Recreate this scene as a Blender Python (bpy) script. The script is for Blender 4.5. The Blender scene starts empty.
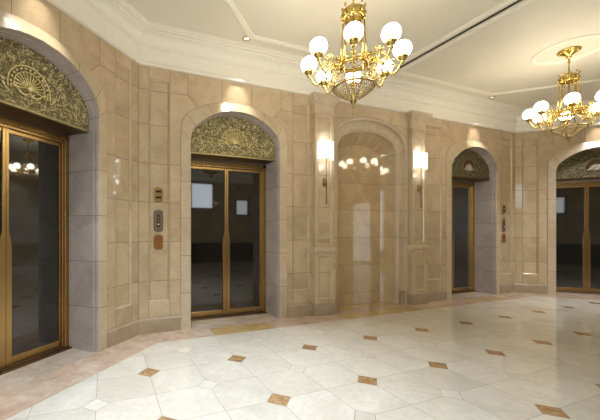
import bpy, math, random
from mathutils import Vector, Matrix, noise
random.seed(7)
S = bpy.context.scene
COL = S.collection
PI = math.pi
R = math.radians

# ------------------------------------------------------------------ helpers
class MB:
    """collects verts / faces (+ material slot, smooth flag, tone)"""
    def __init__(s): s.v = []; s.f = []; s.m = []; s.s = []; s.t = []
    def vert(s, p): s.v.append(tuple(p)); return len(s.v) - 1
    def face(s, idx, mat=0, smooth=False, tone=.5):
        s.f.append(tuple(idx)); s.m.append(mat); s.s.append(smooth); s.t.append(tone)
    def poly(s, pts, mat=0, tone=.5, smooth=False):
        s.face([s.vert(p) for p in pts], mat, smooth, tone)
    def box(s, x0, x1, y0, y1, z0, z1, mat=0, tone=.5, bev=0):
        b = bev
        if b <= 0:
            c = [(x, y, z) for z in (z0, z1) for y in (y0, y1) for x in (x0, x1)]
            i = [s.vert(p) for p in c]
            for q in ((0,2,3,1), (4,5,7,6), (0,1,5,4), (2,6,7,3), (0,4,6,2), (1,3,7,5)):
                s.face([i[k] for k in q], mat, False, tone)
            return
        # chamfered box: three loops of rings
        rings = []
        for z, e in ((z0, b), (z0 + b, 0), (z1 - b, 0), (z1, b)):
            o = e
            rings.append([(x0+o, y0+b+o*0, z), (x0+b+o*0, y0+o, z), (x1-b, y0+o, z), (x1-o, y0+b, z),
                          (x1-o, y1-b, z), (x1-b, y1-o, z), (x0+b, y1-o, z), (x0+o, y1-b, z)])
        s.rings(rings, mat, False, tone, True)
    def rings(s, rings, mat=0, smooth=True, tone=.5, cap=True, closed=True):
        ids = [[s.vert(p) for p in r] for r in rings]
        n = len(rings[0])
        for a, b in zip(ids, ids[1:]):
            for k in range(n if closed else n - 1):
                s.face((a[k], a[(k+1) % n], b[(k+1) % n], b[k]), mat, smooth, tone)
        if cap:
            s.face(ids[0][::-1], mat, False, tone); s.face(ids[-1], mat, False, tone)
    def lathe(s, prof, n=24, c=(0,0,0), mat=0, smooth=True, cap=True, tone=.5):
        s.rings([[(c[0]+r*math.cos(2*PI*k/n), c[1]+r*math.sin(2*PI*k/n), c[2]+z) for k in range(n)] for r, z in prof], mat, smooth, tone, cap)
    def tube(s, pts, rad, n=8, mat=0, tone=.5):
        pts = [Vector(p) for p in pts]
        if not hasattr(rad, '__len__'): rad = [rad]*len(pts)
        rings = []; up = None
        for i, p in enumerate(pts):
            d = (pts[min(i+1, len(pts)-1)] - pts[max(i-1, 0)]).normalized()
            if up is None:
                up = Vector((0,0,1)) if abs(d.z) < .9 else Vector((1,0,0))
            a = d.cross(up).normalized(); up = a.cross(d).normalized()
            rings.append([p + rad[i]*(a*math.cos(2*PI*k/n) + up*math.sin(2*PI*k/n)) for k in range(n)])
        s.rings(rings, mat, True, tone, True)
    def ball(s, c, r, n=12, m=8, mat=0, sz=1):
        s.lathe([(max(r*math.sin(PI*j/m), 1e-4), -r*sz*math.cos(PI*j/m)) for j in range(m+1)], n, c, mat)
    def build(s, name, mats, parent=None, loc=(0,0,0), rot=0, **props):
        me = bpy.data.meshes.new(name)
        me.from_pydata(s.v, [], s.f)
        if not isinstance(mats, (list, tuple)): mats = [mats]
        for m in mats: me.materials.append(m)
        me.polygons.foreach_set('material_index', s.m)
        me.polygons.foreach_set('use_smooth', s.s)
        at = me.attributes.new('tone', 'FLOAT', 'FACE'); at.data.foreach_set('value', s.t)
        me.update()
        o = bpy.data.objects.new(name, me); COL.objects.link(o)
        o.location = loc; o.rotation_euler = (0, 0, rot)
        if parent: o.parent = parent
        for k, v in props.items(): o[k] = v
        return o

def empty(name, loc=(0,0,0), rot=0, parent=None, **props):
    o = bpy.data.objects.new(name, None); COL.objects.link(o)
    o.location = loc; o.rotation_euler = (0, 0, rot); o.empty_display_size = .1
    if parent: o.parent = parent
    for k, v in props.items(): o[k] = v
    return o

def copy_tree(o, parent=None):
    c = o.copy(); COL.objects.link(c)
    if parent: c.parent = parent
    for ch in [x for x in COL.objects if x.parent == o and x is not c]: copy_tree(ch, c)
    return c

# ------------------------------------------------------------------ materials
def newmat(name):
    m = bpy.data.materials.new(name); m.use_nodes = True
    nt = m.node_tree; b = nt.nodes['Principled BSDF']
    return m, nt, b
def N(nt, t, **kw):
    n = nt.nodes.new(t)
    for k, v in kw.items():
        if k in n.inputs: n.inputs[k].default_value = v
        else: setattr(n, k, v)
    return n
def ramp(nt, fac, stops):
    r = nt.nodes.new('ShaderNodeValToRGB')
    while len(r.color_ramp.elements) < len(stops): r.color_ramp.elements.new(.5)
    for e, (p, c) in zip(r.color_ramp.elements, stops): e.position = p; e.color = (*c, 1)
    nt.links.new(fac, r.inputs[0]); return r.outputs[0]
def mix(nt, a, b, f, mode='MIX'):
    n = nt.nodes.new('ShaderNodeMix'); n.data_type = 'RGBA'; n.blend_type = mode
    for sock, v in ((n.inputs[0], f), (n.inputs[6], a), (n.inputs[7], b)):
        if hasattr(v, 'links') or isinstance(v, bpy.types.NodeSocket): nt.links.new(v, sock)
        elif isinstance(v, (int, float)): sock.default_value = v
        else: sock.default_value = (*v, 1)
    return n.outputs[2]
def simple(name, col, rough=.5, metal=0, **kw):
    m, nt, b = newmat(name)
    tc = N(nt, 'ShaderNodeTexCoord')
    no = N(nt, 'ShaderNodeTexNoise', Scale=kw.pop('scale', 12), Detail=4)
    nt.links.new(tc.outputs['Object'], no.inputs['Vector'])
    v = kw.pop('var', .08)
    c = ramp(nt, no.outputs[0], [(.3, tuple(x*(1-v) for x in col)), (.7, tuple(min(1, x*(1+v)) for x in col))])
    nt.links.new(c, b.inputs['Base Color'])
    b.inputs['Roughness'].default_value = rough; b.inputs['Metallic'].default_value = metal
    for k, val in kw.items(): b.inputs[k.replace('_', ' ')].default_value = val
    return m
def stone(name, dark, light, rough=.13, spec=.5, tonev=.22, scale=1.0, vein=None):
    m, nt, b = newmat(name)
    tc = N(nt, 'ShaderNodeTexCoord'); at = N(nt, 'ShaderNodeAttribute', attribute_name='tone')
    # shift the pattern per block by its tone
    cx = N(nt, 'ShaderNodeVectorMath', operation='MULTIPLY_ADD')
    nt.links.new(at.outputs['Fac'], cx.inputs[0]); cx.inputs[1].default_value = (37, 11, 53)
    nt.links.new(tc.outputs['Object'], cx.inputs[2])
    n1 = N(nt, 'ShaderNodeTexNoise', Scale=2.2*scale, Detail=8, Roughness=.62, Distortion=.8)
    n2 = N(nt, 'ShaderNodeTexNoise', Scale=26*scale, Detail=5, Roughness=.7)
    for n in (n1, n2): nt.links.new(cx.outputs[0], n.inputs['Vector'])
    c1 = ramp(nt, n1.outputs[0], [(.32, dark), (.68, light)])
    c2 = ramp(nt, n2.outputs[0], [(.3, (.90, .88, .86)), (.6, (1, 1, 1))])
    c = mix(nt, c1, c2, 1.0, 'MULTIPLY')
    if vein:
        n3 = N(nt, 'ShaderNodeTexNoise', Scale=3.2*scale, Detail=6, Roughness=.55, Distortion=2.0)
        nt.links.new(cx.outputs[0], n3.inputs['Vector'])
        f = ramp(nt, n3.outputs[0], [(.47, (0,0,0)), (.5, (1,1,1)), (.53, (0,0,0))])
        fm = N(nt, 'ShaderNodeMath', operation='MULTIPLY'); nt.links.new(f, fm.inputs[0]); fm.inputs[1].default_value = .35
        c = mix(nt, c, vein, fm.outputs[0])
    tr = ramp(nt, at.outputs['Fac'], [(0, (1-tonev, 1-tonev*1.05, 1-tonev*1.15)), (1, (1, 1, 1))])
    c = mix(nt, c, tr, 1.0, 'MULTIPLY')
    nt.links.new(c, b.inputs['Base Color'])
    b.inputs['Roughness'].default_value = rough
    b.inputs['Specular IOR Level'].default_value = spec
    if spec > .8: b.inputs['IOR'].default_value = 1.6
    return m

STONE = stone('travertine_wall', (.50,.38,.24), (.66,.525,.35), rough=.06, spec=.5, tonev=.12)
NICHEST = stone('golden_niche_stone', (.47,.335,.18), (.60,.46,.27), rough=.05, tonev=.1)
JOINT = simple('stone_joint', (.16,.105,.06), .7)
RING = stone('travertine_surround', (.54,.43,.285), (.68,.56,.40), rough=.28, tonev=.1)
JAMB = stone('grey_jamb_marble', (.42,.37,.34), (.56,.50,.46), rough=.14, tonev=.1)
BASE = stone('travertine_base', (.38,.29,.19), (.50,.40,.28), rough=.10, tonev=.1)
FLOORW = stone('cream_marble_floor', (.68,.63,.53), (.80,.76,.67), rough=.06, spec=.85, tonev=.08, scale=.8, vein=(.68,.62,.54))
FJOINT = simple('floor_joint', (.26,.22,.18), .5)
PINK = stone('pink_border_granite', (.52,.36,.25), (.72,.57,.46), rough=.14, scale=2.2, tonev=.15)
GREYT = stone('grey_threshold_granite', (.50,.40,.31), (.68,.58,.49), rough=.14, scale=2.5)
GOLDM = stone('golden_marble_slab', (.50,.33,.13), (.70,.53,.27), rough=.12, scale=1.6)
INLAY = stone('orange_inlay_marble', (.30,.16,.07), (.62,.42,.22), rough=.12, scale=9)
INLAYW = stone('pale_inlay_marble', (.72,.67,.58), (.84,.79,.70), rough=.1, scale=4)
CEIL = simple('ceiling_paint', (.77,.73,.62), .55, var=.02, scale=1.5)
CORN = simple('cornice_paint', (.86,.82,.72), .5, var=.02)
BRASS = simple('polished_brass', (.60,.44,.14), .24, 1.0, scale=60, var=.18)
BRASSD = simple('aged_brass', (.46,.34,.14), .32, 1.0, scale=80, var=.3)
BRONZE = simple('satin_bronze_frame', (.46,.31,.13), .27, 1.0, scale=6, var=.05)
OLIVE = simple('olive_brass', (.30,.25,.13), .42, .8, scale=60, var=.25)
SILVER = simple('pale_silver_gilt', (.70,.66,.58), .3, 1.0, scale=60, var=.1)
PALEGOLD = simple('pale_gold_leaf', (1.0,.86,.46), .3, .8, scale=60, var=.05)
BRONZED = simple('dark_bronze', (.16,.10,.045), .35, 1.0)
GLASSD = simple('dark_mirror_glass', (.012,.012,.010), .035, 0, Specular_IOR_Level=.85)
GLASSD.node_tree.nodes['Principled BSDF'].inputs['IOR'].default_value = 1.62
STEEL = simple('brushed_steel', (.32,.30,.27), .3, 1.0, scale=40)
COPPER = simple('copper_plate', (.38,.17,.055), .35, .7)
BLACK = simple('black_slot', (.006,.006,.005), .7)
WOOD = simple('dark_wood', (.05,.028,.016), .25, scale=5, var=.3)

def emis(name, col, strength):
    m, nt, b = newmat(name)
    b.inputs['Base Color'].default_value = (.9,.88,.82,1)
    b.inputs['Emission Color'].default_value = (*col, 1)
    b.inputs['Emission Strength'].default_value = strength
    b.inputs['Roughness'].default_value = .25
    return m
GLOBE = emis('opal_globe_glass', (1.0,.89,.68), 24)
SHADE = emis('white_linen_shade', (1.0,.97,.92), 1.5)
LENS = emis('downlight_lens', (1.0,.93,.8), 1.5)
DAY = emis('daylit_window_glass', (.80,.90,1.0), 3.8)
DAYE = emis('far_daylit_glass', (.85,.92,1.0), 2.2)
DOT = emis('lit_button', (1,.9,.7), 2)

def gold_relief(name='gilded_relief', g=1.0):
    m, nt, b = newmat(name)
    tc = N(nt, 'ShaderNodeTexCoord')
    w = N(nt, 'ShaderNodeTexNoise', Scale=7, Detail=3, Roughness=.6, Distortion=2.5)
    v = N(nt, 'ShaderNodeTexVoronoi', Scale=38); v.feature = 'SMOOTH_F1'
    a = N(nt, 'ShaderNodeVectorMath', operation='MULTIPLY_ADD'); a.inputs[1].default_value = (.16,.16,.16)
    nt.links.new(tc.outputs['Object'], w.inputs['Vector'])
    nt.links.new(w.outputs['Color'], a.inputs[0]); nt.links.new(tc.outputs['Object'], a.inputs[2])
    nt.links.new(a.outputs[0], v.inputs['Vector'])
    n2 = N(nt, 'ShaderNodeTexNoise', Scale=60, Detail=4, Roughness=.7, Distortion=1.5)
    nt.links.new(tc.outputs['Object'], n2.inputs['Vector'])
    s = N(nt, 'ShaderNodeMath', operation='SUBTRACT'); nt.links.new(n2.outputs[0], s.inputs[0]); nt.links.new(v.outputs['Distance'], s.inputs[1])
    c = ramp(nt, s.outputs[0], [(p, tuple(x*g for x in q_)) for p, q_ in [(.0, (.20,.165,.085)), (.12, (.34,.28,.145)), (.22, (.60,.50,.26)), (.34, (1.0,.88,.52))]])
    nt.links.new(c, b.inputs['Base Color'])
    bp = N(nt, 'ShaderNodeBump', Strength=.9, Distance=.02)
    nt.links.new(s.outputs[0], bp.inputs['Height']); nt.links.new(bp.outputs[0], b.inputs['Normal'])
    b.inputs['Metallic'].default_value = .55; b.inputs['Roughness'].default_value = .38
    return m
RELIEF = gold_relief('gilded_relief', 1.3); RELIEFD = gold_relief('dark_bronze_relief', .5)

def crystal():
    m, nt, b = newmat('beaded_crystal')
    tc = N(nt, 'ShaderNodeTexCoord'); v = N(nt, 'ShaderNodeTexVoronoi', Scale=70)
    nt.links.new(tc.outputs['Object'], v.inputs['Vector'])
    c = ramp(nt, v.outputs['Distance'], [(.1, (.80,.68,.42)), (.6, (.34,.25,.10))])
    nt.links.new(c, b.inputs['Base Color'])
    b.inputs['Roughness'].default_value = .12; b.inputs['Transmission Weight'].default_value = .35
    b.inputs['Emission Color'].default_value = (1,.8,.5,1); b.inputs['Emission Strength'].default_value = .03
    return m
CRYST = crystal()

# ------------------------------------------------------------------ room constants (metres, camera above the origin)
HC = 1.3555
ZC = 4.02          # ceiling
ZW = 3.57          # top of stone
WY = 4.49
P0 = (.40, WY); P1 = (8.50, WY)
LA = 2.8; q = LA*math.sqrt(.5)
FA = ((P0[0]-q, P0[1]-q), R(45))      # left angled wall frame
FM = (P0, 0.0)
FB = (P1, R(-45))
PB = (P1[0]+q, P1[1]-q)
YBACK = -4.0
REC = .47
COURSES = [0, .20, .69, 1.22, 1.75, 2.27, 2.79, 3.25, 3.60]

def arch_z(x, half, crown, rb, r):
    """three-centred arch: big radius rb over the crown, corner radius r"""
    x = min(abs(x), half)
    k = math.sqrt((rb-r)**2-(half-r)**2); zs = crown-rb+k
    xt = (half-r)/(rb-r)*rb
    if x <= xt: return crown-rb+math.sqrt(rb*rb-x*x)
    return zs+math.sqrt(max(0, r*r-(x-half+r)**2))

def block(mb, pts, y=0, g=.0028, mat=0, jmat=1, tone=None):
    """a stone block face (pts in x,z, counter-clockwise seen from the room) with a dark joint border"""
    tone = random.random() if tone is None else tone
    n = len(pts); ins = []
    area = sum(pts[i][0]*pts[(i+1) % n][1]-pts[(i+1) % n][0]*pts[i][1] for i in range(n))
    if area < 0: pts = pts[::-1]
    for i in range(n):
        a, b, c = Vector(pts[i-1]), Vector(pts[i]), Vector(pts[(i+1) % n])
        d1 = (b-a).normalized(); d2 = (c-b).normalized()
        n1 = Vector((-d1.y, d1.x)); n2 = Vector((-d2.y, d2.x))
        m = (n1+n2); L = m.length
        m = m/L if L > 1e-6 else n1
        k = g/max(.35, m.dot(n1))
        ins.append(b+m*k)
    o = [mb.vert((p[0], y, p[1])) for p in pts]; i2 = [mb.vert((p.x, y, p.y)) for p in ins]
    mb.face(i2, mat, False, tone)
    for i in range(n):
        mb.face((o[i], o[(i+1) % n], i2[(i+1) % n], i2[i]), jmat, False, tone)

def column(mb, x0, x1, z0, z1, y=0, extra=()):
    zs = [z0]+[c for c in COURSES if z0 < c < z1]+[z1]
    for a, b in zip(zs, zs[1:]):
        if b-a > .01: block(mb, [(x0,a),(x1,a),(x1,b),(x0,b)], y)

def sunk_panel(mb, x0, x1, z0, z1, d=.028, w=.022):
    """a recessed panel with a bevelled edge"""
    o = [(x0,z0),(x1,z0),(x1,z1),(x0,z1)]; i = [(x0+w,z0+w*1.3),(x1-w,z0+w*1.3),(x1-w,z1-w),(x0+w,z1-w)]
    for k in range(4):
        a, b = o[k], o[(k+1) % 4]; c, e = i[(k+1) % 4], i[k]
        mb.poly([(a[0],0,a[1]),(b[0],0,b[1]),(c[0],d,c[1]),(e[0],d,e[1])], 0, tone=.8)
    column(mb, x0+w, x1-w, i[0][1], i[2][1], d)

RO = (.84, 3.245, 1.35, .34)     # outer line of a door surround: half width, crown, crown radius, corner radius
RI = (.705, 3.095, .88, .28)    # inner line
JH = .69                        # jamb half width

def door_bay(mb, cx, xl, xr, pl=None, pr_=None):
    """stone around one elevator opening between xl and xr (frame coordinates); pl/pr_ = side panels"""
    for sgn, xe, pan in ((-1, xl, pl), (1, xr, pr_)):
        e = abs(xe-cx); f = lambda x: cx+sgn*x
        def blk(pts, y=0): block(mb, [(f(a), b) for a, b in pts], y)
        p0, p1 = pan
        zd = 2.27
        def colm(a, b, z0, z1, y=0): column(mb, min(f(a), f(b)), max(f(a), f(b)), z0, z1, y)
        colm(RO[0], p0, .20, zd)
        colm(p1, e, .20, 3.60)
        colm(p0, p1, .20, .41); sunk_panel(mb, min(f(p0), f(p1)), max(f(p0), f(p1)), .41, 3.40)
        blk([(p0,3.40),(p1,3.40),(p1,3.60),(p0,3.60)])
        # corner voussoir
        xs = [.60+(.84-.60)*math.sin(PI/2*k/10) for k in range(11)]
        arc = [(x, arch_z(x, *RO)) for x in xs]
        blk(arc+[(.84, zd),(p0, zd),(p0,3.25),(.74,3.25)])
        blk([(.74,3.25),(p0,3.25),(p0,3.60),(.74,3.60)])
        xs = [.235+(.60-.235)*k/6 for k in range(7)]
        blk([(x, arch_z(x, *RO)) for x in xs]+[(.74,3.25),(.74,3.60),(.235,3.60)])
    xs = [-.235+.47*k/6 for k in range(7)]
    block(mb, [(cx+x, arch_z(x, *RO)) for x in xs]+[(cx+.235,3.60),(cx-.235,3.60)])

def stations():
    """matching samples along outer and inner line of the surround, from left foot to right foot"""
    out = []
    for z in (0, .5): out.append(((-RO[0], z), (-RI[0], z)))
    for z in (1.02, 1.54, 2.05): out.append(((-RO[0], z), (-RI[0], z)))
    n = 40
    for k in range(n+1):
        t = PI*(1-k/n); s = math.copysign(abs(math.cos(t))**.62, math.cos(t)) if abs(math.cos(t)) > 1e-9 else 0
        xo = RO[0]*s; xi = RI[0]*s
        out.append(((xo, arch_z(xo, *RO)), (xi, arch_z(xi, *RI))))
    for z in (2.05, 1.54, 1.02, .5, 0): out.append(((RO[0], z), (RI[0], z)))
    return out
ST = stations()
JOINTI = {1, 2, 3, 4, 5, 12, 20, 30, 38, 45, 46, 47, 48, 49}

def surround(cx, frame, name):
    """ring moulding + grey reveal of one elevator opening"""
    mb = MB()
    def lerp(o, i, t): return (o[0]+(i[0]-o[0])*t, o[1]+(i[1]-o[1])*t)
    # profile: (t between outer & inner line, y);  t>1 goes into the opening
    def prof(o, i, k):
        jx = math.copysign(JH, i[0]) if abs(i[0]) > .6 else i[0]*JH/RI[0]
        sh = 1-(.015/RI[0])
        j = (i[0]*JH/RI[0], i[1]-(.012 if i[1] > 2.3 else 0))
        j2 = (i[0]*(JH-.012)/RI[0], i[1]-(.022 if i[1] > 2.3 else 0))
        pz = .018+.06*max(0, min(1, (i[1]-2.6)/.45))
        return [(o, .0), (lerp(o, i, .02), -.012), (lerp(o, i, .97), -pz-.008), (i, -pz), (i, -.008), (lerp(i, j, .6), -.004), (lerp(i, j, .6), .03), (j, .05), (j, .11), (j, REC+.02)]
    mats = [0, 0, 0, 2, 2, 2, 2, 2, 2]
    rows = [prof(o, i, k) for k, (o, i) in enumerate(ST)]
    toner = random.random()
    for k in range(len(ST)-1):
        if k in JOINTI: toner = random.random()
        for a in range(len(rows[0])-1):
            p, q_, r, s = rows[k][a], rows[k+1][a], rows[k+1][a+1], rows[k][a+1]
            def P(v): return Vector((cx+v[0][0], v[1], v[0][1]))
            p, q_, r, s = P(p), P(q_), P(r), P(s)
            if k in JOINTI:      # thin dark joint at the start of this segment
                L = max((q_-p).length, 1e-3); g = min(.4, .005/L); L2 = max((r-s).length, 1e-3); g2 = min(.4, .005/L2)
                p2 = p.lerp(q_, g); s2 = s.lerp(r, g2)
                mb.poly([p, p2, s2, s], 1); p, s = p2, s2
            mb.poly([p, q_, r, s], mats[a], tone=toner)
    return mb.build(name, [RING, JOINT, JAMB], loc=(*frame[0], 0), rot=frame[1], kind='structure')

def in_frame(frame, x, y, z=0):
    c, s = math.cos(frame[1]), math.sin(frame[1])
    return (frame[0][0]+x*c-y*s, frame[0][1]+x*s+y*c, z)

# ------------------------------------------------------------------ walls
def wall(name, frame, fill):
    mb = MB(); fill(mb)
    return mb.build(name, [STONE, JOINT], loc=(*frame[0], 0), rot=frame[1], kind='structure')

PLX = [(3.51-3.11)]
PILW = .20
PIL = (3.31-.40, 5.44-.40)       # pilaster centres in main frame
NC = 4.39-.40                     # niche centre
NO = (.845, 3.37, 1.40, .36)
NI = (.67, 3.155, 1.20, .28)
def side_wall(mb):
    door_bay(mb, 1.40, 0, 2.80, (.99, 1.27), (.99, 1.27))
def main_wall(mb):
    door_bay(mb, 1.40, 0, PIL[0]-PILW, (.99, 1.27), (.95, PIL[0]-PILW-1.40-.05))
    door_bay(mb, 6.70, PIL[1]+PILW, 8.10, (.95, 6.70-PIL[1]-PILW-.05), (.93, 1.30))
    # behind pilasters
    for c in PIL: column(mb, c-PILW, c+PILW, .0, 3.60)
    # around the niche
    for sg in (-1, 1):
        e = abs((PIL[0]+PILW if sg < 0 else PIL[1]-PILW)-NC)
        f = lambda x: NC+sg*x
        if e > NO[0]+.005: column(mb, min(f(NO[0]), f(e)), max(f(NO[0]), f(e)), 0, 2.27)
        xs = [.45+(NO[0]-.45)*math.sin(PI/2*k/12) for k in range(13)]
        ex = max(e, NO[0]+.004)
        block(mb, [(f(x), arch_z(x, *NO)) for x in xs]+[(f(NO[0]), 2.27), (f(ex), 2.27), (f(ex), 3.25), (f(.62), 3.30)])
        block(mb, [(f(.45), arch_z(.45, *NO)), (f(.62), 3.30), (f(ex), 3.25), (f(ex), 3.60), (f(.45), 3.60)])
    xs = [-.45+.9*k/8 for k in range(9)]
    block(mb, [(NC+x, arch_z(x, *NO)) for x in xs]+[(NC+.45,3.60),(NC-.45,3.60)])

WL = wall('wall_left', FA, side_wall)
WM = wall('wall_back', FM, main_wall)
WR = wall('wall_right', FB, side_wall)
BAYS = [(FA, 1.40), (FM, 1.40), (FM, 6.70), (FB, 1.40)]
for k, (fr, cx) in enumerate(BAYS): surround(cx, fr, 'trim_%d' % (k+1))

# niche ------------------------------------------------
def niche():
    mb = MB()
    n = 36
    def st():
        out = []
        for z in (0, .74, 1.25, 1.75, 2.25): out.append((-1, z))
        for k in range(n+1):
            c = math.cos(PI*(1-k/n)); out.append((math.copysign(abs(c)**.62, c) if abs(c) > 1e-9 else 0, None))
        for z in (2.25, 1.75, 1.25, .74, 0): out.append((1, z))
        return out
    NB = (.50, 2.97, 1.05, .07)
    rows = []
    NI0 = (.715, 3.195, 1.25, .30)
    for s, z in st():
        def P(a, y, dz=0): return (NC+a[0]*s, y, (arch_z(a[0]*s, *a) if z is None else z))
        rows.append([P(NO, 0), P((NO[0]-.005, NO[1]-.006, NO[2], NO[3]), .012), P((NO[0]-.03, NO[1]-.03, NO[2], NO[3]), .02),
                     P((NO[0]-.035, NO[1]-.035, NO[2], NO[3]), .085), P(NI0, .085), P(NI, .115), P(NI, .16), P(NB, .33)])
    for k in range(len(rows)-1):
        isj = k in (1, 2, 3, 4, 13, 23, 32, 41, 42, 43, 44)
        for a in range(7):
            p, q_, r, s = [Vector(v) for v in (rows[k][a], rows[k+1][a], rows[k+1][a+1], rows[k][a+1])]
            t = (.55+.3*math.sin(k*1.7)) if a in (0,1,2,3) else .4+.25*math.sin(k*.9)
            if isj:
                g = min(.4, .005/max((q_-p).length, 1e-3)); g2 = min(.4, .005/max((r-s).length, 1e-3))
                p2 = p.lerp(q_, g); s2 = s.lerp(r, g2); mb.poly([p, p2, s2, s], 1); p, s = p2, s2
            mb.poly([p, q_, r, s], 2 if a < 6 else 0, tone=t)
    # back slab with courses, cut by the back curve
    zs = [0, .22, .74, 1.25, 1.75, 2.25]
    for a, b in zip(zs, zs[1:]):
        block(mb, [(NC-.5,a),(NC+.5,a),(NC+.5,b),(NC-.5,b)], .33)
    pts = []
    for k in range(n+1):
        c = math.cos(PI*k/n); s = math.copysign(abs(c)**.62, c) if abs(c) > 1e-9 else 0
        pts.append((NC+.5*s, arch_z(.5*s, *NB)))
    block(mb, [(NC-.5, 2.25), (NC+.5, 2.25)]+pts, .33)
    o = mb.build('trim_5', [NICHEST, JOINT, RING], loc=(*FM[0], 0), rot=0, kind='structure')
    b = MB()
    for sg in (-1, 1):
        a = NC+sg*(NO[0]-.045); b.box(min(a, a-sg*.09), max(a, a-sg*.09), .03, .10, 0, .24, bev=.004)
    b.build('plinth_block', [BASE], parent=o)
niche()

# pilasters --------------------------------------------
def pilaster(cx, name):
    root = empty(name, in_frame(FM, cx, 0), 0, kind='structure')
    m = MB()
    w = PILW
    m.box(-w-.015, w+.015, -.105, .02, 0, .20, bev=.006, tone=.2)
    m.build('pilaster_base', [BASE], root)
    def panelled(x0, x1, z0, z1, y, fw, d, mb, pz0, pz1):
        ox = [(x0,z0),(x1,z0),(x1,z1),(x0,z1)]; ix = [(x0+fw,pz0),(x1-fw,pz0),(x1-fw,pz1),(x0+fw,pz1)]
        bx = [(x0+fw+.014,pz0+.02),(x1-fw-.014,pz0+.02),(x1-fw-.014,pz1-.014),(x0+fw+.014,pz1-.014)]
        for k in range(4):
            a, b2, c, e = ox[k], ox[(k+1) % 4], ix[(k+1) % 4], ix[k]
            mb.poly([(a[0],y,a[1]),(b2[0],y,b2[1]),(c[0],y,c[1]),(e[0],y,e[1])], tone=.6)
            a, b2, c, e = ix[k], ix[(k+1) % 4], bx[(k+1) % 4], bx[k]
            mb.poly([(a[0],y,a[1]),(b2[0],y,b2[1]),(c[0],y+d,c[1]),(e[0],y+d,e[1])], tone=.9)
        zz = [bx[0][1]]+[c for c in COURSES if bx[0][1]+.02 < c < bx[2][1]-.02]+[bx[2][1]]
        for a, b2 in zip(zz, zz[1:]): block(mb, [(bx[0][0],a),(bx[1][0],a),(bx[1][0],b2),(bx[0][0],b2)], y+d)
        for xx in (x0, x1): mb.poly([(xx,y,z0),(xx,.02,z0),(xx,.02,z1),(xx,y,z1)], tone=.5)
    m = MB(); panelled(-w, w, .20, 1.03, -.09, .075, .016, m, .27, .96)
    m.build('pilaster_pedestal', [STONE, JOINT], root)
    m = MB()
    for z0, z1, e in ((1.02,1.045,.010),(1.045,1.080,.034),(1.080,1.10,.012)): m.box(-w-e, w+e, -.09-e, .02, z0, z1, tone=.9, bev=.003)
    m.build('pilaster_ledge', [RING], root)
    m = MB(); panelled(-w+.015, w-.015, 1.10, 3.27, -.075, .06, .018, m, 1.15, 3.23)
    m.build('pilaster_shaft', [STONE, JOINT], root)
    m = MB()
    prof = [(3.27,-.01),(3.272,.004),(3.288,.004),(3.29,-.012),(3.43,-.012),(3.435,.002),(3.45,.010),(3.47,.026),(3.50,.048),(3.515,.056),(3.52,.066),(3.566,.066)]
    rg = [[(-w-e, -.078-e, z), (w+e, -.078-e, z), (w+e, .02, z), (-w-e, .02, z)] for z, e in prof]
    m.rings(rg, 0, False, .5, True)
    m.build('pilaster_capital', [RING], root)
for k, c in enumerate(PIL): pilaster(c, 'trim_%d' % (6+k))

# baseboards -------------------------------------------
def baseboard(name, frame, spans):
    m = MB()
    for a, b, tl, tr in spans:
        pf = [(-.022, 0), (-.022, .165), (-.020, .178), (-.004, .200), (.0, .200)]
        def e(x, t, y): return x+t*y
        r = [[(e(x, t, y), y, z) for y, z in pf] for x, t in ((a, tl), (b, tr))]
        m.rings(r, 0, False, .4, False, closed=False)
        for rr in r: m.poly([*rr, (rr[-1][0], 0, 0)])
    return m.build(name, [BASE], loc=(*frame[0], 0), rot=frame[1], kind='structure')
T = math.tan(R(22.5))
ro = RO[0]
baseboard('baseboard_left', FA, [(0, 1.4-ro, -T, 0), (1.4+ro, 2.8, 0, T)])
baseboard('baseboard_back', FM, [(0, 1.4-ro, -T, 0), (1.4+ro, PIL[0]-PILW-.015, 0, 0), (PIL[1]+PILW+.015, 6.7-ro, 0, 0), (6.7+ro, 8.1, 0, T)])
baseboard('baseboard_right', FB, [(0, 1.4-ro, -T, 0), (1.4+ro, 2.8, 0, T)])

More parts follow.
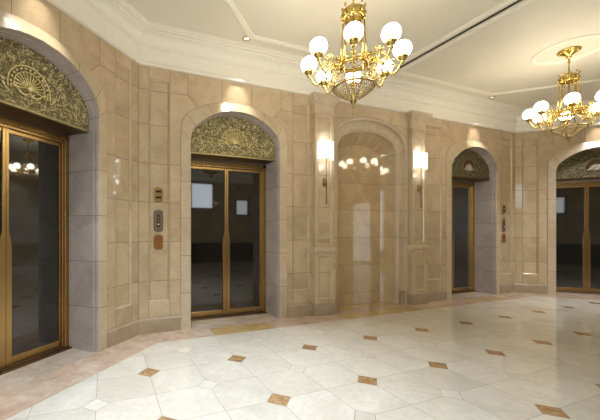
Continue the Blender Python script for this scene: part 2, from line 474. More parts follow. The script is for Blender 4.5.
# ------------------------------------------------------------------ elevator doors
def elevator(frame, cx, k):
    root = empty('door_%d' % k, in_frame(frame, cx, REC), frame[1], kind='structure')
    H = 2.46; W = JH-.004
    m = MB()
    for sg in (-1, 1):
        a, b = sg*W, sg*(W-.055)
        m.box(min(a,b), max(a,b), -.055, .03, 0, H, bev=.004)
        a, b = sg*(W-.055), sg*(W-.075)
        m.box(min(a,b), max(a,b), -.035, .03, 0, H-.06, bev=.003)
    m.box(-W, W, -.055, .03, H-.055, H, bev=.004)
    m.box(-W+.055, W-.055, -.035, .03, H-.085, H-.055, bev=.003)
    m.build('door_frame', [BRONZE], root)
    m = MB(); m.box(-W, W, -.10, -.0, 0.0, .014, bev=.003); 
    m.box(-W+.02, W-.02, -.06, -.045, .014, .016, mat=1)
    m.build('door_sill', [BRONZED, BLACK], root)
    for sg in (-1, 1):
        leaf = empty('door_leaf', (0,0,0), 0, root)
        x0, x1 = (0.003, W-.075) if sg > 0 else (-(W-.075), -.003)
        g = MB(); gx0 = x0+(.03 if sg > 0 else .012); gx1 = x1-(.012 if sg > 0 else .03)
        g.box(gx0, gx1, .006, .012, .10, H-.10); g.build('glass_panel', [GLASSD], leaf)
        s = MB()
        s.box(x0, x1, -.004, .02, .016, .105, bev=.003)
        s.box(x0, x1, -.004, .02, H-.125, H-.085, bev=.003)
        if sg > 0: s.box(x1-.014, x1, -.004, .02, .1, H-.1, bev=.002)
        else: s.box(x0, x0+.014, -.004, .02, .1, H-.1, bev=.002)
        s.build('leaf_rail', [BRONZE], leaf)
        # meeting stile: narrow above, stepping out through a taper into a wider push plate below
        s = MB()
        prof = [(.016,.062),(1.22,.062),(1.25,.058),(1.36,.036),(1.38,.034),(H-.09,.034)]
        rg = [[(.0025*sg, -.016, z), (sg*(w-.006), -.016, z), (sg*w, -.010, z), (sg*w, .02, z), (.0025*sg, .02, z)] for z, w in prof]
        s.rings(rg, 0, False, .5, True)
        s.build('meeting_stile', [BRONZE], leaf)
    # gilded lunette above, box fascia set forward of the doors
    m = MB(); yf = -(REC-.11)
    n = 40; hb = JH-.004
    xs = [hb*math.copysign(abs(math.cos(PI*(1-j/n)))**.62, math.cos(PI*(1-j/n))) for j in range(n+1)]
    top = [(x, min(arch_z(x*RI[0]/hb, *RI)+.01, 9)) for x in xs]
    z0 = 2.475; zl = 2.505
    for (xa, za), (xb, zb) in zip(top, top[1:]):
        za = max(za, zl+.02); zb = max(zb, zl+.02)
        m.poly([(xa,yf,zl),(xb,yf,zl),(xb,yf,zb),(xa,yf,za)])
    m.build('gilded_lunette', [RELIEF if k < 3 else RELIEFD], root)
    m = MB(); m.box(-hb, hb, yf-.012, yf+.02, z0, zl, bev=.004)
    m.box(-hb, hb, yf+.02, .02, z0, z0+.02, mat=1)
    m.build('lunette_sill', [OLIVE if k < 3 else BRONZED, BRONZED], root)
    # fan ornament
    fan = MB(); yy = yf-.012; hz = 2.69
    def arc(r, rad, a0=-12, a1=192, nn=28): fan.tube([(r*math.cos(R(a0+(a1-a0)*j/nn)), yy, hz+r*math.sin(R(a0+(a1-a0)*j/nn))) for j in range(nn+1)], rad, 6)
    arc(.205, .006); arc(.150, .005); arc(.045, .006, 0, 180, 12)
    for j in range(15):
        a = R(-10+200*j/14)
        fan.tube([(.02*math.cos(a), yy, hz+.02*math.sin(a)), (.15*math.cos(a), yy-.002, hz+.15*math.sin(a))], [.003, .0065], 6)
        fan.ball((.178*math.cos(a), yy, hz+.178*math.sin(a)), .011, 8, 5)
    fan.ball((0, yy-.004, hz), .03, 10, 6)
    for sg in (-1, 1):
        fan.tube([(sg*(.20+.05*math.sin(t*1.3)*1), yy, hz-.045-.022*math.cos(t*2.2)+.0*t) for t in [j*.25 for j in range(9)]], .006, 6)
        fan.tube([(sg*x, yy, hz-.04-.03*math.sin(x*30)) for x in [j*.02 for j in range(10)]], .006, 6)
    if k >= 3:      # the two far lunettes carry a dark arched recess with a pale shell
        m = MB(); m.poly([(.20*math.cos(R(-8+196*j/24)), yf-.006, hz+.20*math.sin(R(-8+196*j/24))) for j in range(25)]); m.build('shell_recess', [BRONZED], root)
        m = MB()
        for j in range(9):
            a = R(10+160*j/8); m.tube([(.02*math.cos(a), yy, hz-.02+.02*math.sin(a)), (.07*math.cos(a), yy-.012, hz-.02+.07*math.sin(a)), (.125*math.cos(a), yy-.004, hz-.02+.105*math.sin(a))], [.006,.013,.010], 7)
        m.ball((0, yy-.01, hz-.03), .032, 10, 6)
        for sg in (-1, 1): m.tube([(sg*(.03+.013*j), yy-.004, hz-.03-.012*math.sin(j*.8)) for j in range(10)], .010, 6)
        m.build('shell_ornament', [SILVER], root)
        fan = MB(); arc(.205, .010); arc(.185, .005)
    fan.build('fan_ornament', [PALEGOLD if k < 3 else OLIVE], root)
    # leafy scroll relief, real geometry riding on the gilded ground
    sc = MB(); rnd = random.Random(40+k)
    for j in range(95):
        x = rnd.uniform(-hb+.05, hb-.05); zt = arch_z(x*RI[0]/hb, *RI)-.05; z = rnd.uniform(zl+.04, zt)
        if math.hypot(x, z-hz) < .235: continue
        r0 = rnd.uniform(.014, .028); a0 = rnd.uniform(0, 6.28); d = rnd.choice((-1, 1))
        pts = []
        for t in range(11):
            rr = r0*(1-.075*t); a = a0+d*t*.55
            px, pz = x+rr*math.cos(a), z+rr*math.sin(a)
            pts.append((px, yf-.002, min(pz, arch_z(px*RI[0]/hb if abs(px) < hb else RI[0], *RI)-.015)))
        sc.tube(pts, [.0016+.0002*t for t in range(11)], 5)
    sc.build('scroll_relief', [PALEGOLD if k < 3 else OLIVE], root)
    return root
for k, (fr, cx) in enumerate(BAYS): elevator(fr, cx, k+1)

# ------------------------------------------------------------------ call plates
def plate_mb(w, h, p, t=.012):
    m = MB(); o = [(-w/2,-h/2+p),(-w/2+.02,-h/2+.008),(0,-h/2),(w/2-.02,-h/2+.008),(w/2,-h/2+p),(w/2,h/2-p),(w/2-.02,h/2-.008),(0,h/2),(-w/2+.02,h/2-.008),(-w/2,h/2-p)]
    s = .93
    m.rings([[(x,0,z) for x,z in o], [(x,-t*.6,z) for x,z in o], [(x*s,-t,z*(1-(1-s)*w/h)) for x,z in o]], 0, False, .5, True)
    return m
def call_set(U, words, who):
    x = U-.40; PY = .0275
    for kind, z, h in (('indicator', 1.855, .205), ('buttons', 1.50, .30), ('notice', 1.21, .205)):
        w = .125
        if kind == 'indicator':
            r = empty('floor_indicator', in_frame(FM, x, PY, z), 0, label='brass floor indicator plate with two dark slots, top plate '+words, category='indicator', group='floor indicator plates')
            plate_mb(w, h, .03).build('backplate', [BRASSD], r)
            for dz in (.042, -.038):
                m = MB(); m.box(-.038, .038, -.0145, -.011, dz-.014, dz+.014); m.build('display_slot', [BLACK], r)
        elif kind == 'buttons':
            r = empty('call_button_panel', in_frame(FM, x, PY, z), 0, label='grey metal call button panel, middle plate '+words, category='button panel', group='call button panels')
            plate_mb(w, h, .03).build('backplate', [STEEL], r)
            m = MB(); m.box(-.022, .022, -.014, -.011, -.085, .085, bev=.001); m.build('button_strip', [BRONZED], r)
            for dz in (.045, .0, -.045):
                m = MB(); m.lathe([(.014, 0), (.014, .006), (.010, .009)], 14, (0,0,0))
                b = m.build('call_button', [STEEL], r, loc=(0, -.013, dz)); b.rotation_euler = (R(90), 0, 0)
            m = MB(); m.box(-.007, .007, -.0235, -.022, -.049, -.041); m.build('button_light', [DOT], r)
        else:
            r = empty('notice_plate', in_frame(FM, x, PY, z), 0, label='copper brown pointed blank plate, lowest plate '+words, category='plate', group='copper notice plates')
            plate_mb(w, h, .03).build('backplate', [COPPER], r)
            for dz in (.08, -.08):
                m = MB(); m.ball((0, -.012, dz), .004, 8, 5); m.build('screw', [BRASSD], r)
call_set(.66, 'left of the centre-left elevator', 'a')
call_set(8.14, 'right of the far narrow-looking elevator', 'b')

# ------------------------------------------------------------------ floor
def floor():
    m = MB(); s = .457; ox, oy = .384, 3.241
    d = .112; dw = .100
    def inside(x, y):    # marble field boundary
        if y > 4.06: return False
        return True
    # clip polygon helper
    def clip(poly, a, b, c):       # keep a*x+b*y<=c
        out = []
        for i in range(len(poly)):
            p, q2 = poly[i], poly[(i+1) % len(poly)]
            fp = a*p[0]+b*p[1]-c; fq = a*q2[0]+b*q2[1]-c
            if fp <= 0: out.append(p)
            if (fp < 0) != (fq < 0) and abs(fp-fq) > 1e-9:
                t = fp/(fp-fq); out.append((p[0]+(q2[0]-p[0])*t, p[1]+(q2[1]-p[1])*t))
        return out
    BD = .43
    planes = [(0, 1, WY-BD),
              (-math.sqrt(.5), math.sqrt(.5), (P0[1]-P0[0])*math.sqrt(.5)-BD),
              (math.sqrt(.5), math.sqrt(.5), (P1[1]+P1[0])*math.sqrt(.5)-BD),
              (-1, 0, -(P0[0]-q)-.3), (1, 0, PB[0]-.3), (0, -1, -YBACK-.3)]
    def tile(poly, mat, g=.0022, tone=None, z=0):
        for a, b, c in planes:
            poly = clip(poly, a, b, c)
            if len(poly) < 3: return
        # dedupe
        pp = []
        for p in poly:
            if not pp or math.hypot(p[0]-pp[-1][0], p[1]-pp[-1][1]) > 1e-4: pp.append(p)
        if math.hypot(pp[0][0]-pp[-1][0], pp[0][1]-pp[-1][1]) < 1e-4: pp.pop()
        if len(pp) < 3: return
        flat(pp, mat, g, tone, z)
    def flat(pp, mat, g=.0022, tone=None, z=0):
        tone = random.random() if tone is None else tone
        n = len(pp); ar = sum(pp[i][0]*pp[(i+1) % n][1]-pp[(i+1) % n][0]*pp[i][1] for i in range(n))
        if abs(ar) < .002: return
        if ar < 0: pp = pp[::-1]
        ins = []
        for i in range(n):
            a, b, c = Vector(pp[i-1]), Vector(pp[i]), Vector(pp[(i+1) % n])
            d1 = (b-a).normalized(); d2 = (c-b).normalized()
            mm = Vector((-d1.y-d2.y, d1.x+d2.x))
            if mm.length < 1e-6: mm = Vector((-d1.y, d1.x))
            mm.normalize(); ins.append(b+mm*(g/max(.4, mm.dot(Vector((-d1.y, d1.x))))))
        o = [m.vert((*p, z)) for p in pp]; i2 = [m.vert((p.x, p.y, z)) for p in ins]
        m.face(i2, mat, False, tone)
        for i in range(n): m.face((o[i], o[(i+1) % n], i2[(i+1) % n], i2[i]), 1, False, tone)
    i0, i1 = -6, 26; j0, j1 = -18, 4
    for i in range(i0, i1):
        for j in range(j0, j1):
            x, y = ox+i*s, oy+j*s
            # corner cuts: vertex (i,j): both even -> orange, both odd -> pale
            def cut(a, b):
                if a % 2 == 0 and b % 2 == 0: return d
                if a % 2 and b % 2: return dw
                return 0
            c = [cut(i,j), cut(i+1,j), cut(i+1,j+1), cut(i,j+1)]
            pts = []
            cs = [((x,y),(1,0),(0,1)), ((x+s,y),(0,1),(-1,0)), ((x+s,y+s),(-1,0),(0,-1)), ((x,y+s),(0,-1),(1,0))]
            for (p, u, v), cc in zip(cs, c):
                if cc: pts += [(p[0]+v[0]*cc, p[1]+v[1]*cc), (p[0]+u[0]*cc, p[1]+u[1]*cc)]
                else: pts.append(p)
            tile(pts, 0)
            cc = cut(i, j)
            if cc: tile([(x-cc,y),(x,y-cc),(x+cc,y),(x,y+cc)], 2 if i % 2 == 0 else 3)
    # border band
    def band(frame, x0, x1, L, breaks, tl, tr):
        """granite band in frame coords y in [-BD,0]"""
        xs = [x0]+list(breaks)+[x1]
        def fr(x, y): return in_frame(frame, x, y)[:2]
        T2 = math.tan(R(22.5))
        for k2, (a, b) in enumerate(zip(xs, xs[1:])):
            mt = 4
            if (a, b) in L: mt = 5
            ea = -T2*0; pts = [[a, -BD], [b, -BD], [b, 0], [a, 0]]
            if a == x0 and tl: pts[0][0] = a+BD*T2
            if b == x1 and tr: pts[1][0] = b-BD*T2
            if mt == 5:
                flat([fr(a, -BD), fr(b, -BD), fr(b, -BD+.33), fr(a, -BD+.33)], 5)
                flat([fr(a, -BD+.33), fr(b, -BD+.33), fr(b, 0), fr(a, 0)], 6)
            else: flat([fr(*p) for p in pts], mt)
    band(FA, 0, 2.8, set(), [.56, 1.40, 2.24], False, True)
    band(FM, 0, 8.1, {(.93, 1.83), (6.25, 7.15), (3.10, 4.72)}, [.56, .93, 1.83, 2.40, 3.10, 4.72, 5.5, 6.25, 7.15, 7.54], True, True)
    band(FB, 0, 2.8, set(), [.56, 1.40, 2.24], True, False)
    for fr, cx in BAYS:
        a, b = cx-JH-.02, cx+JH+.02
        xs = [a, a+(b-a)*.5, b]
        for u, v in zip(xs, xs[1:]): flat([in_frame(fr, *p)[:2] for p in ((u,0),(v,0),(v,REC+.05),(u,REC+.05))], 6)
    # niche floor
    flat([in_frame(FM, *p)[:2] for p in ((NC-.84,0),(NC+.84,0),(NC+.84,.36),(NC-.84,.36))], 5)
    # outer margin at the other walls
    xw, xe = P0[0]-q, PB[0]
    for r in ((xw, YBACK, xw+.3, P0[1]-q-.2), (xe-.3, YBACK, xe, P0[1]-q-.2), (xw+.3, YBACK, xe-.3, YBACK+.3)):
        flat([(r[0],r[1]),(r[2],r[1]),(r[2],r[3]),(r[0],r[3])], 4)
    sub = [(xw-.2,YBACK-.2),(xe+.2,YBACK-.2),(xe+.2,P0[1]-q),(P1[0]+.3,WY+.6),(P0[0]-.3,WY+.6),(xw-.2,P0[1]-q)]
    m.face([m.vert((*p, -.012)) for p in sub], 1)
    return m.build('floor', [FLOORW, FJOINT, INLAY, INLAYW, PINK, GOLDM, GREYT], kind='structure')
floor()

# ------------------------------------------------------------------ ceiling + cornice
xw, xe, yc = P0[0]-q, PB[0], P0[1]-q
OUT = [(xw, YBACK), (xe, YBACK), (xe, yc), P1, P0, (xw, yc)]     # ccw room outline
def offset(poly, d):
    n = len(poly); out = []
    for i in range(n):
        a, b, c = Vector(poly[i-1]), Vector(poly[i]), Vector(poly[(i+1) % n])
        d1 = (b-a).normalized(); d2 = (c-b).normalized(); n1 = Vector((-d1.y, d1.x)); n2 = Vector((-d2.y, d2.x))
        mm = (n1+n2).normalized(); out.append(tuple(b+mm*(d/mm.dot(n1))))
    return out
def extrude_outline(prof, poly=OUT, closed_prof=False):
    m = MB(); rg = []
    for dd, z in prof: rg.append([(*p, z) for p in offset(poly, dd)])
    m.rings(rg, 0, False, .5, False); return m
m = MB(); m.face([m.vert((*p, ZC)) for p in offset(OUT, -.6)]); m.build('ceiling', [CEIL], kind='structure')
cov = [(-.01,3.555),(.035,3.555),(.045,3.565),(.045,3.59),(.034,3.60),(.02,3.604),(.012,3.62)]
cov += [(.012+.004*k, 3.62+.16*k/4) for k in range(1, 5)]
cov += [(.030,3.785),(.050,3.79),(.055,3.805),(.050,3.82),(.036,3.826)]
cov += [(.036+.085*(1-math.cos(R(90*k/8))), 3.83+.10*math.sin(R(90*k/8))) for k in range(9)]
cov += [(.124,3.945),(.148,3.945),(.155,3.958),(.150,3.970),(.178,3.972),(.180,3.988),(.200,3.990),(.214,3.998),(.214,4.010),(.230,4.010),(.232,ZC)]
extrude_outline(cov).build('trim_8', [CORN], kind='structure')

def strip(mb, pts, w, h, closed=False):
    """raised moulding strip on the ceiling along a polyline"""
    n = len(pts); L = []; Rr = []
    V = [Vector(p) for p in pts]
    for i in range(n):
        a = V[i-1] if (i or closed) else None; c = V[(i+1) % n] if (i < n-1 or closed) else None
        d1 = (V[i]-a).normalized() if a is not None else (c-V[i]).normalized()
        d2 = (c-V[i]).normalized() if c is not None else d1
        n1 = Vector((-d1.y, d1.x)); n2 = Vector((-d2.y, d2.x)); mm = (n1+n2).normalized(); k = 1/mm.dot(n1)
        L.append([tuple(V[i]+mm*k*t)+(z,) for t, z in ((-w/2,ZC+.001),(-w/2,ZC-h*.5),(-w*.3,ZC-h),(w*.05,ZC-h),(w*.12,ZC-h*.55),(w*.4,ZC-h*.45),(w/2,ZC+.001))])
    if closed: L.append(L[0])
    mb.rings(L, 0, False, .5, False, closed=False)
SX = 4.43      # slot between the two ceiling panels
yp = 4.07
def panel_outline(left):
    if left: # corner at (1.84, yp), chamfer running parallel to the left angled wall
        c = (1.84, yp); k = 2.4
        return [(SX-.11, yp), c, (c[0]-k, c[1]-k), (c[0]-k, -3.3), (SX-.11, -3.3)]
    c = (6.94, yp); k = 2.4
    return [(SX+.11, -3.3), (c[0]+k, -3.3), (c[0]+k, c[1]-k), c, (SX+.11, yp)]
for k, lf in enumerate((True, False)):
    mb = MB(); strip(mb, panel_outline(lf), .085, .022, True)
    mb.build('trim_%d' % (9+k), [CORN], kind='structure')
mb = MB(); mb.box(SX-.018, SX+.018, -3.4, 4.02, ZC-.006, ZC+.001)
mb.build('trim_11', [BLACK], kind='structure')

# ------------------------------------------------------------------ the unseen sides of the lobby
def plain_wall(name, x0, x1, y0, y1, holes=()):
    """straight wall from (x0,y0) to (x1,y1) with courses; holes: (a,b,z0,z1) along it"""
    L = math.hypot(x1-x0, y1-y0); ang = math.atan2(y1-y0, x1-x0); mb = MB()
    xs = sorted({0.0, L, *[h for hh in holes for h in hh[:2]]})
    for a, b in zip(xs, xs[1:]):
        hz = [h for h in holes if h[0] <= a+1e-6 and h[1] >= b-1e-6]
        n = max(1, round((b-a)/1.1))
        for k in range(n):
            u, v = a+(b-a)*k/n, a+(b-a)*(k+1)/n
            if hz:
                column(mb, u, v, 0, hz[0][2]) if hz[0][2] > .02 else None
                column(mb, u, v, hz[0][3], 3.60)
            else: column(mb, u, v, 0, 3.60)
    return mb.build(name, [STONE, JOINT], loc=(x0, y0, 0), rot=ang, kind='structure'), ang
def window(k, x, y, ang, w, z0, z1, mat=None):
    root = empty('window_%d' % k, (x, y, 0), ang, kind='structure')
    m = MB()
    for a, b in ((-w/2-.06, -w/2), (w/2, w/2+.06)): m.box(a, b, -.04, .10, z0-.06, z1+.06, bev=.004)
    for a, b in ((z0-.06, z0), (z1, z1+.06)): m.box(-w/2, w/2, -.04, .10, a, b, bev=.004)
    nb = max(1, round(w/1.0))
    for j in range(1, nb): m.box(-w/2+w*j/nb-.02, -w/2+w*j/nb+.02, .02, .08, z0, z1)
    m.build('window_frame', [BRONZED], root)
    m = MB(); m.box(-w/2, w/2, .05, .06, z0, z1); m.build('window_pane', [mat or DAY], root)
# frame x runs so that local -y faces the room: west wall goes south->north reversed
plain_wall('wall_west', xw, xw, YBACK, yc, [(2.0, 5.4, .5, 3.2)])
window(1, xw, YBACK+3.7, R(90), 3.4, .5, 3.2)
plain_wall('wall_east', xe, xe, yc, YBACK, [(3.7, 4.8, .05, 2.6)])
window(2, xe, yc-4.25, R(-90), 1.1, .05, 2.6, DAYE)
plain_wall('wall_front', xe, xw, YBACK, YBACK, [(xe-6.10, xe-5.55, 2.14, 2.78), (xe-4.40, xe-3.45, 2.4, 3.45)])
window(3, (4.40+3.45)/2, YBACK, R(180), .95, 2.4, 3.45)
window(4, 5.825, YBACK, R(180), .55, 2.14, 2.78, DAYE)
m = MB()
m.box(.4, 8.6, YBACK+.002, YBACK+.05, 0, .80, bev=.005); m.box(.35, 8.65, YBACK+.002, YBACK+.08, .80, .85, bev=.006)
for k in range(10): m.box(.55+.8*k, 1.2+.8*k, YBACK+.05, YBACK+.062, .15, .68, bev=.004)
m.build('trim_12', [WOOD], kind='structure')

# ------------------------------------------------------------------ chandeliers
def spiral(c, r0, r1, a0, turns, n=18):
    return [(c[0]+(r0+(r1-r0)*k/n)*math.cos(a0+turns*2*PI*k/n), c[1]+(r0+(r1-r0)*k/n)*math.sin(a0+turns*2*PI*k/n)) for k in range(n+1)]
def chandelier(lift=0):
    root = empty('globe_chandelier', (0,0,ZC))
    def b(mb, name, mat, par=root): return mb.build(name, mat, par)
    z = lambda h: h-ZC+lift       # heights given as world heights for the first one
    m = MB(); m.lathe([(.02,0),(.13,0),(.135,-.012),(.11,-.022),(.095,-.035),(.085,-.04),(.05,-.062),(.03,-.085),(.016,-.10)][::-1], 28)
    for k in range(12):
        a = 2*PI*k/12; m.ball((.10*math.cos(a), .10*math.sin(a), -.028), .017, 8, 5)
    b(m, 'canopy', [BRASS])
    m = MB(); m.tube([(0,0,-.08),(0,0,z(3.59))], .009, 10)
    m.lathe([(.01,-.03),(.03,-.012),(.034,0),(.026,.012),(.01,.03)], 14, (0,0,z(3.84)))
    m.lathe([(.01,-.02),(.02,0),(.01,.02)], 12, (0,0,z(3.76)))
    b(m, 'stem', [BRASS])
    # crown ring from which the rods hang
    m = MB(); r = .096
    m.lathe([(r-.012,z(3.470)),(r+.008,z(3.470)),(r+.014,z(3.485)),(r+.004,z(3.500)),(r+.004,z(3.530)),(r+.016,z(3.545)),(r+.004,z(3.555)),(r-.012,z(3.555))], 28, cap=False)
    m.lathe([(r-.012,z(3.470)),(r-.012,z(3.555))], 28, cap=False)
    for k in range(4):
        a = 2*PI*k/4+.4; m.tube([(0,0,z(3.600)), (.05*math.cos(a),.05*math.sin(a),z(3.590)), (r*math.cos(a), r*math.sin(a), z(3.545))], .006, 6)
    for k in range(8):
        a = 2*PI*k/8
        m.ball((r*math.cos(a)*1.12, r*math.sin(a)*1.12, z(3.510)), .017, 8, 6, sz=1.5)
        m.ball((r*math.cos(a)*1.12, r*math.sin(a)*1.12, z(3.585)), .011, 8, 6, sz=1.8)
        # hanging leaf drops
        a2 = a+PI/8; m.tube([(r*math.cos(a2)*1.1, r*math.sin(a2)*1.1, z(3.470)), (r*math.cos(a2)*1.2, r*math.sin(a2)*1.2, z(3.445)), (r*math.cos(a2)*1.08, r*math.sin(a2)*1.08, z(3.420))], [.006,.010,.002], 6)
    b(m, 'crown_ring', [BRASS])
    for k in range(8):
        a = 2*PI*k/8; m = MB()
        x0, y0, x1, y1 = r*math.cos(a), r*math.sin(a), .125*math.cos(a), .125*math.sin(a)
        m.tube([(x0,y0,z(3.48)), (x1,y1,z(3.02))], .007, 8)
        m.ball((x0,y0,z(3.46)), .010, 8, 5, sz=1.5); m.ball((x1,y1,z(3.03)), .011, 8, 5, sz=1.5)
        b(m, 'rod', [BRASS])
    # lower ring, open ribs and beaded bowl
    m = MB()
    m.lathe([(.118,z(3.00)),(.135,z(2.995)),(.143,z(3.01)),(.132,z(3.03)),(.118,z(3.03)),(.118,z(3.00))], 32, cap=False)
    for k in range(16):
        a = 2*PI*k/16; m.ball((.142*math.cos(a), .142*math.sin(a), z(3.045)), .012, 8, 5, sz=1.7)
    b(m, 'arm_ring', [BRASS])
    m = MB()
    m.lathe([(.190,z(2.775)),(.200,z(2.772)),(.205,z(2.785)),(.198,z(2.798)),(.190,z(2.795)),(.190,z(2.775))], 36, cap=False)
    for k in range(8):
        a = 2*PI*k/8+PI/8
        pts = []
        for j in range(11):
            t = j/10; rr = .128+(.198-.128)*math.sin(t*PI/2)+.035*math.sin(t*PI); pts.append((rr*math.cos(a), rr*math.sin(a), z(3.0-.215*(t**1.2))))
        m.tube(pts, .006, 6)
        m.ball((.202*math.cos(a), .202*math.sin(a), z(2.80)), .013, 8, 5, sz=1.5)
        pts = []
        for j in range(9):
            t = j/8; rr = .197*(1-t)**.8+.02*t; pts.append((rr*math.cos(a), rr*math.sin(a), z(2.78-.12*t**.85)))
        m.tube(pts, .0055, 6)
    for j in range(1, 5):
        t = j/6; rr = .197*(1-t)**.8+.02*t; zz = z(2.78-.12*t**.85)
        m.tube([(rr*math.cos(2*PI*k/32), rr*math.sin(2*PI*k/32), zz) for k in range(33)], .0035, 5)
    b(m, 'basket_frame', [BRASSD])
    m = MB()
    for j in range(11):           # woven rows of beads
        t = j/12; rr = (.197*(1-t)**.8+.02*t)-.006; zz = z(2.782-.12*t**.85); n = max(8, int(2*PI*rr/.022))
        for k in range(n):
            a = 2*PI*(k+.5*(j % 2))/n; m.ball((rr*math.cos(a), rr*math.sin(a), zz), .0078, 6, 4)
    b(m, 'bead_bowl', [CRYST])
    m = MB(); m.lathe([(.001,z(2.575)),(.008,z(2.585)),(.016,z(2.602)),(.010,z(2.62)),(.022,z(2.628)),(.026,z(2.638)),(.034,z(2.65)),(.04,z(2.662)),(.001,z(2.668))], 14); b(m, 'finial', [BRASSD])
    # arms
    RG = .437; ZG = 3.075
    for k in range(8):
        a = 2*PI*k/8; ca, sa = math.cos(a), math.sin(a)
        def T3(r_, zz, off=0): return (r_*ca-off*sa, r_*sa+off*ca, z(zz))
        m = MB()
        main = []
        for j in range(25):       # S sweep: ring -> dip -> rise to the cup
            t = j/24
            rr = .13+(RG-.13)*(t**.9); zz = 3.00+.045*math.sin(t*PI*1.1)*(1-t)-.125*math.sin(max(0, (t-.35)/.65)*PI)**1.2*1.0-.03*t
            main.append(T3(rr, zz))
        main += [T3(RG, 2.972), T3(RG, 2.985)]
        m.tube(main, [.010]*10+[.0095]*(len(main)-10), 8)
        # scrolls
        s1 = spiral((.215, 2.965), .062, .014, PI*.5, -1.35); m.tube([T3(x, y) for x, y in s1], [.0075-.0003*i for i in range(len(s1))], 7)
        s2 = spiral((.345, 2.955), .050, .012, PI*.35, 1.3); m.tube([T3(x, y) for x, y in s2], [.007-.0003*i for i in range(len(s2))], 7)
        s3 = spiral((.285, 3.035), .036, .010, -PI*.5, 1.2); m.tube([T3(x, y) for x, y in s3], [.006-.0002*i for i in range(len(s3))], 7)
        for (x, y, r_) in ((.215,2.965,.014), (.345,2.955,.013), (.285,3.035,.011), (.185,3.03,.015), (.40,2.89,.010)): m.ball(T3(x, y), r_, 8, 6)
        # acanthus leaves, curled strips on both sides
        for (x, y, d, s_) in ((.17,3.02,1,.8), (.25,2.93,-1,.6)):
            for sd in (-1, 1):
                m.tube([T3(x, y, 0), T3(x+.015*s_, y+d*.025*s_, sd*.014), T3(x+.035*s_, y+d*.034*s_, sd*.026), T3(x+.048*s_, y+d*.022*s_, sd*.03)], [.005,.011,.009,.002], 6)
        # pendant drop under the arm
        m.lathe([(.001,-.03),(.010,-.015),(.006,0),(.011,.008),(.002,.016)], 10, T3(.345, 2.87))
        arm = m.build('arm', [BRASS], root)
        m = MB(); m.lathe([(.010,z(2.955)),(.020,z(2.965)),(.012,z(2.975)),(.018,z(2.983)),(.034,z(2.990)),(.043,z(3.005)),(.050,z(3.022)),(.040,z(3.024)),(.001,z(3.012))], 20, (RG*ca, RG*sa, 0))
        m.build('globe_cup', [BRASS], arm)
        m = MB(); m.ball((RG*ca, RG*sa, z(ZG+.012)), .080, 28, 18)
        m.build('globe', [GLOBE], arm)
    return root
ch1 = chandelier()
ch1.location = (2.285, 2.59, ZC); ch1.rotation_euler.z = .065
ch1['label'] = 'nearer brass chandelier of eight glowing white globes, left of centre'; ch1['category'] = 'chandelier'; ch1['group'] = 'brass globe chandeliers'
ch2 = chandelier(.09); ch2['category'] = 'chandelier'; ch2['group'] = 'brass globe chandeliers'
ch2.location = (6.33, 2.66, ZC); ch2.rotation_euler.z = .469
ch2['label'] = 'farther brass globe chandelier hanging under a round ceiling moulding at right'
for k, c in enumerate((ch1, ch2)):
    m = MB()
    m.lathe([(.42,0),(.415,-.016),(.40,-.026),(.385,-.016),(.38,-.020),(.365,-.024),(.35,-.010),(.345,0)], 72, cap=False)
    m.build('trim_%d' % (13+k), [CORN], loc=(c.location.x, c.location.y, ZC+.001), kind='structure')

# ------------------------------------------------------------------ wall sconces
def sconce():
    root = empty('wall_sconce', (0,0,0))
    m = MB()
    m.rings([[(-.03,0,-.065),(.03,0,-.065),(.036,0,-.03),(.036,0,.04),(.03,0,.065),(-.03,0,.065),(-.036,0,.04),(-.036,0,-.03)],
             [(-.026,-.02,-.058),(.026,-.02,-.058),(.031,-.02,-.03),(.031,-.02,.035),(.026,-.02,.058),(-.026,-.02,.058),(-.031,-.02,.035),(-.031,-.02,-.03)]], 0, False)
    m.ball((0,-.022,0), .016, 10, 6)
    m.build('wall_plate', [BRASSD], root)
    m = MB(); m.tube([(0,-.055,-.34),(0,-.055,.38)], .0065, 8); m.tube([(0,0,0),(0,-.055,0)], .008, 8)
    m.tube([(0,-.055,.20),(-.012,-.058,.25),(-.004,-.06,.30)], .006, 6)
    m.ball((0,-.055,-.345), .012, 8, 6, sz=1.4); m.ball((0,-.055,0), .014, 8, 6)
    m.build('stem', [BRONZED], root)
    # half round shade
    m = MB(); n = 24; a, d = .150, .135
    z0, z1 = .362, .645
    def ring(s, z): return [(a*s*math.cos(PI*k/n), -.012-d*s*math.sin(PI*k/n), z) for k in range(n+1)]
    m.rings([ring(1, z0), ring(1, z1)], 0, True, .5, False, closed=False)
    m.rings([ring(.985, z0), ring(.985, z1)], 0, True, .5, False, closed=False)
    m.rings([ring(1, z1), ring(.985, z1)], 0, True, .5, False, closed=False); m.rings([ring(1, z0), ring(.985, z0)], 0, True, .5, False, closed=False)
    sh = m.build('lamp_shade', [SHADE], root)
    for z in (z0, z1):
        m = MB(); m.tube([(x*1.004, y*1.004, z) for x, y, _ in ring(1, z)], .003, 5)
        m.build('shade_rim', [BRASSD], sh)
    return root
sc = sconce(); sc.location = in_frame(FM, PIL[0], -.057, 2.16)
sc['label'] = 'wall sconce with white half-round shade on the pilaster left of the niche'; sc['category'] = 'wall lamp'; sc['group'] = 'sconces on the pilasters'
s2 = copy_tree(sc); s2.location = in_frame(FM, PIL[1], -.057, 2.16)
s2['label'] = 'wall sconce with white half-round shade on the pilaster right of the niche'
def point(name, loc, e, col, rad=.05):
    l = bpy.data.lights.new(name, 'POINT'); l.energy = e; l.color = col; l.shadow_soft_size = rad
    o = bpy.data.objects.new(name, l); COL.objects.link(o); o.location = loc; return o
for c in PIL:
    for zz in (2.42, 2.86): point('sconce_bulb', in_frame(FM, c, -.15, zz), 1.15, (.84,.91,1.0), .05)

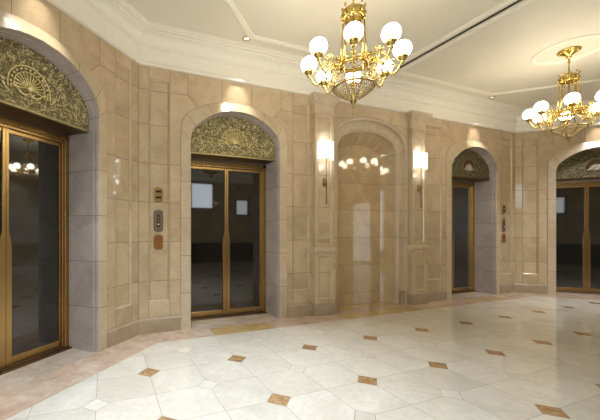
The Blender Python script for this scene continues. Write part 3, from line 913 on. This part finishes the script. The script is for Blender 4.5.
# ------------------------------------------------------------------ recessed downlights, some added out of view to light the floor
def downlight(x, y, words, lens=True):
    r = empty('downlight', (x, y, ZC), 0, label=words, category='ceiling light', group='recessed ceiling downlights')
    m = MB(); m.lathe([(.034,-.002),(.040,-.010),(.052,-.008),(.056,0)], 24, cap=False); m.build('trim_ring', [BRASS], r)
    m = MB(); m.lathe([(.001,-.0015),(.034,-.0015)], 24, cap=False); m.build('lens', [LENS], r)
def spot(loc, target, e, size, col=(1,.93,.82), blend=.35, rad=.03):
    l = bpy.data.lights.new('downlight_beam', 'SPOT'); l.energy = e; l.spot_size = R(size); l.spot_blend = blend; l.color = col; l.shadow_soft_size = rad
    o = bpy.data.objects.new('downlight_beam', l); COL.objects.link(o); o.location = loc
    o.rotation_euler = (Vector(target)-Vector(loc)).to_track_quat('-Z', 'Y').to_euler()
DL = [(FA, 1.40, 'small recessed downlight above the nearest left elevator'), (FM, 1.40, 'small brass-rimmed downlight above the centre-left elevator'),
      (FM, 6.70, 'small downlight above the narrow-looking elevator right of centre'), (FB, 1.40, 'small downlight above the rightmost elevator')]
for fr, cx, w in DL:
    p = in_frame(fr, cx, -.345)
    downlight(p[0], p[1], w)
    spot((p[0], p[1], ZC-.03), in_frame(fr, cx, -.05, 3.17), 62, 42, blend=1)
    spot((p[0], p[1], ZC-.03), in_frame(fr, cx, -.55, 0), 60, 60, blend=.9)

for x, y in ((9.1, 2.9), (8.2, 2.55), (10.0, 1.2)):  # added fixtures outside the view, their cool beams whiten the floor at right
    downlight(x, y, {9.1: 'added out-of-view fill downlight beyond the farther chandelier, towards the rightmost elevator', 8.2: 'added out-of-view fill downlight just past the farther chandelier', 10.0: 'added out-of-view fill downlight by the right side wall'}[x])
    spot((x, y, ZC-.03), (x+.1, y+.75, 0), 170, 75, col=(.86,.92,1), blend=1)

for x, y, w_ in ((.4, 2.5, 'added out-of-view cool fill downlight in front of the wall between the two left elevators'), (1.7, 1.7, 'added out-of-view cool fill downlight before the nearer chandelier, nearest the camera side'), (-.5, 1.3, 'added out-of-view cool fill downlight in front of the nearest left elevator')):
    downlight(x, y, w_)
    spot((x, y, ZC-.03), (x, y+.35, 0), 330, 80, col=(.72,.85,1), blend=1)  # made-up fixtures out of view, added as cool fill for the left floor

# ------------------------------------------------------------------ lights
def area(name, loc, rot, sx, sy, e, col):
    l = bpy.data.lights.new(name, 'AREA'); l.shape = 'RECTANGLE'; l.size = sx; l.size_y = sy; l.energy = e; l.color = col
    o = bpy.data.objects.new(name, l); COL.objects.link(o); o.location = loc; o.rotation_euler = rot; return o
w = bpy.data.worlds.new('lobby_world'); S.world = w; w.use_nodes = True
w.node_tree.nodes['Background'].inputs[0].default_value = (.9,.85,.75,1); w.node_tree.nodes['Background'].inputs[1].default_value = .3

# ------------------------------------------------------------------ camera
cam = bpy.data.cameras.new('camera'); co = bpy.data.objects.new('camera', cam); COL.objects.link(co)
cam.sensor_fit = 'HORIZONTAL'; cam.sensor_width = 36; cam.lens = 327.26/600*36
cam.shift_x = (300-236.71)/600; cam.shift_y = (231.54-210)/600
co.location = (0, 0, HC); co.rotation_euler = (R(90), 0, -.380)
cam.clip_start = .05
S.camera = co
S.view_settings.view_transform = 'Standard'
S.view_settings.look = 'None'
S.view_settings.exposure = 0
S.cycles.max_bounces = 10; S.cycles.diffuse_bounces = 5; S.cycles.glossy_bounces = 5
S.cycles.sample_clamp_indirect = 6
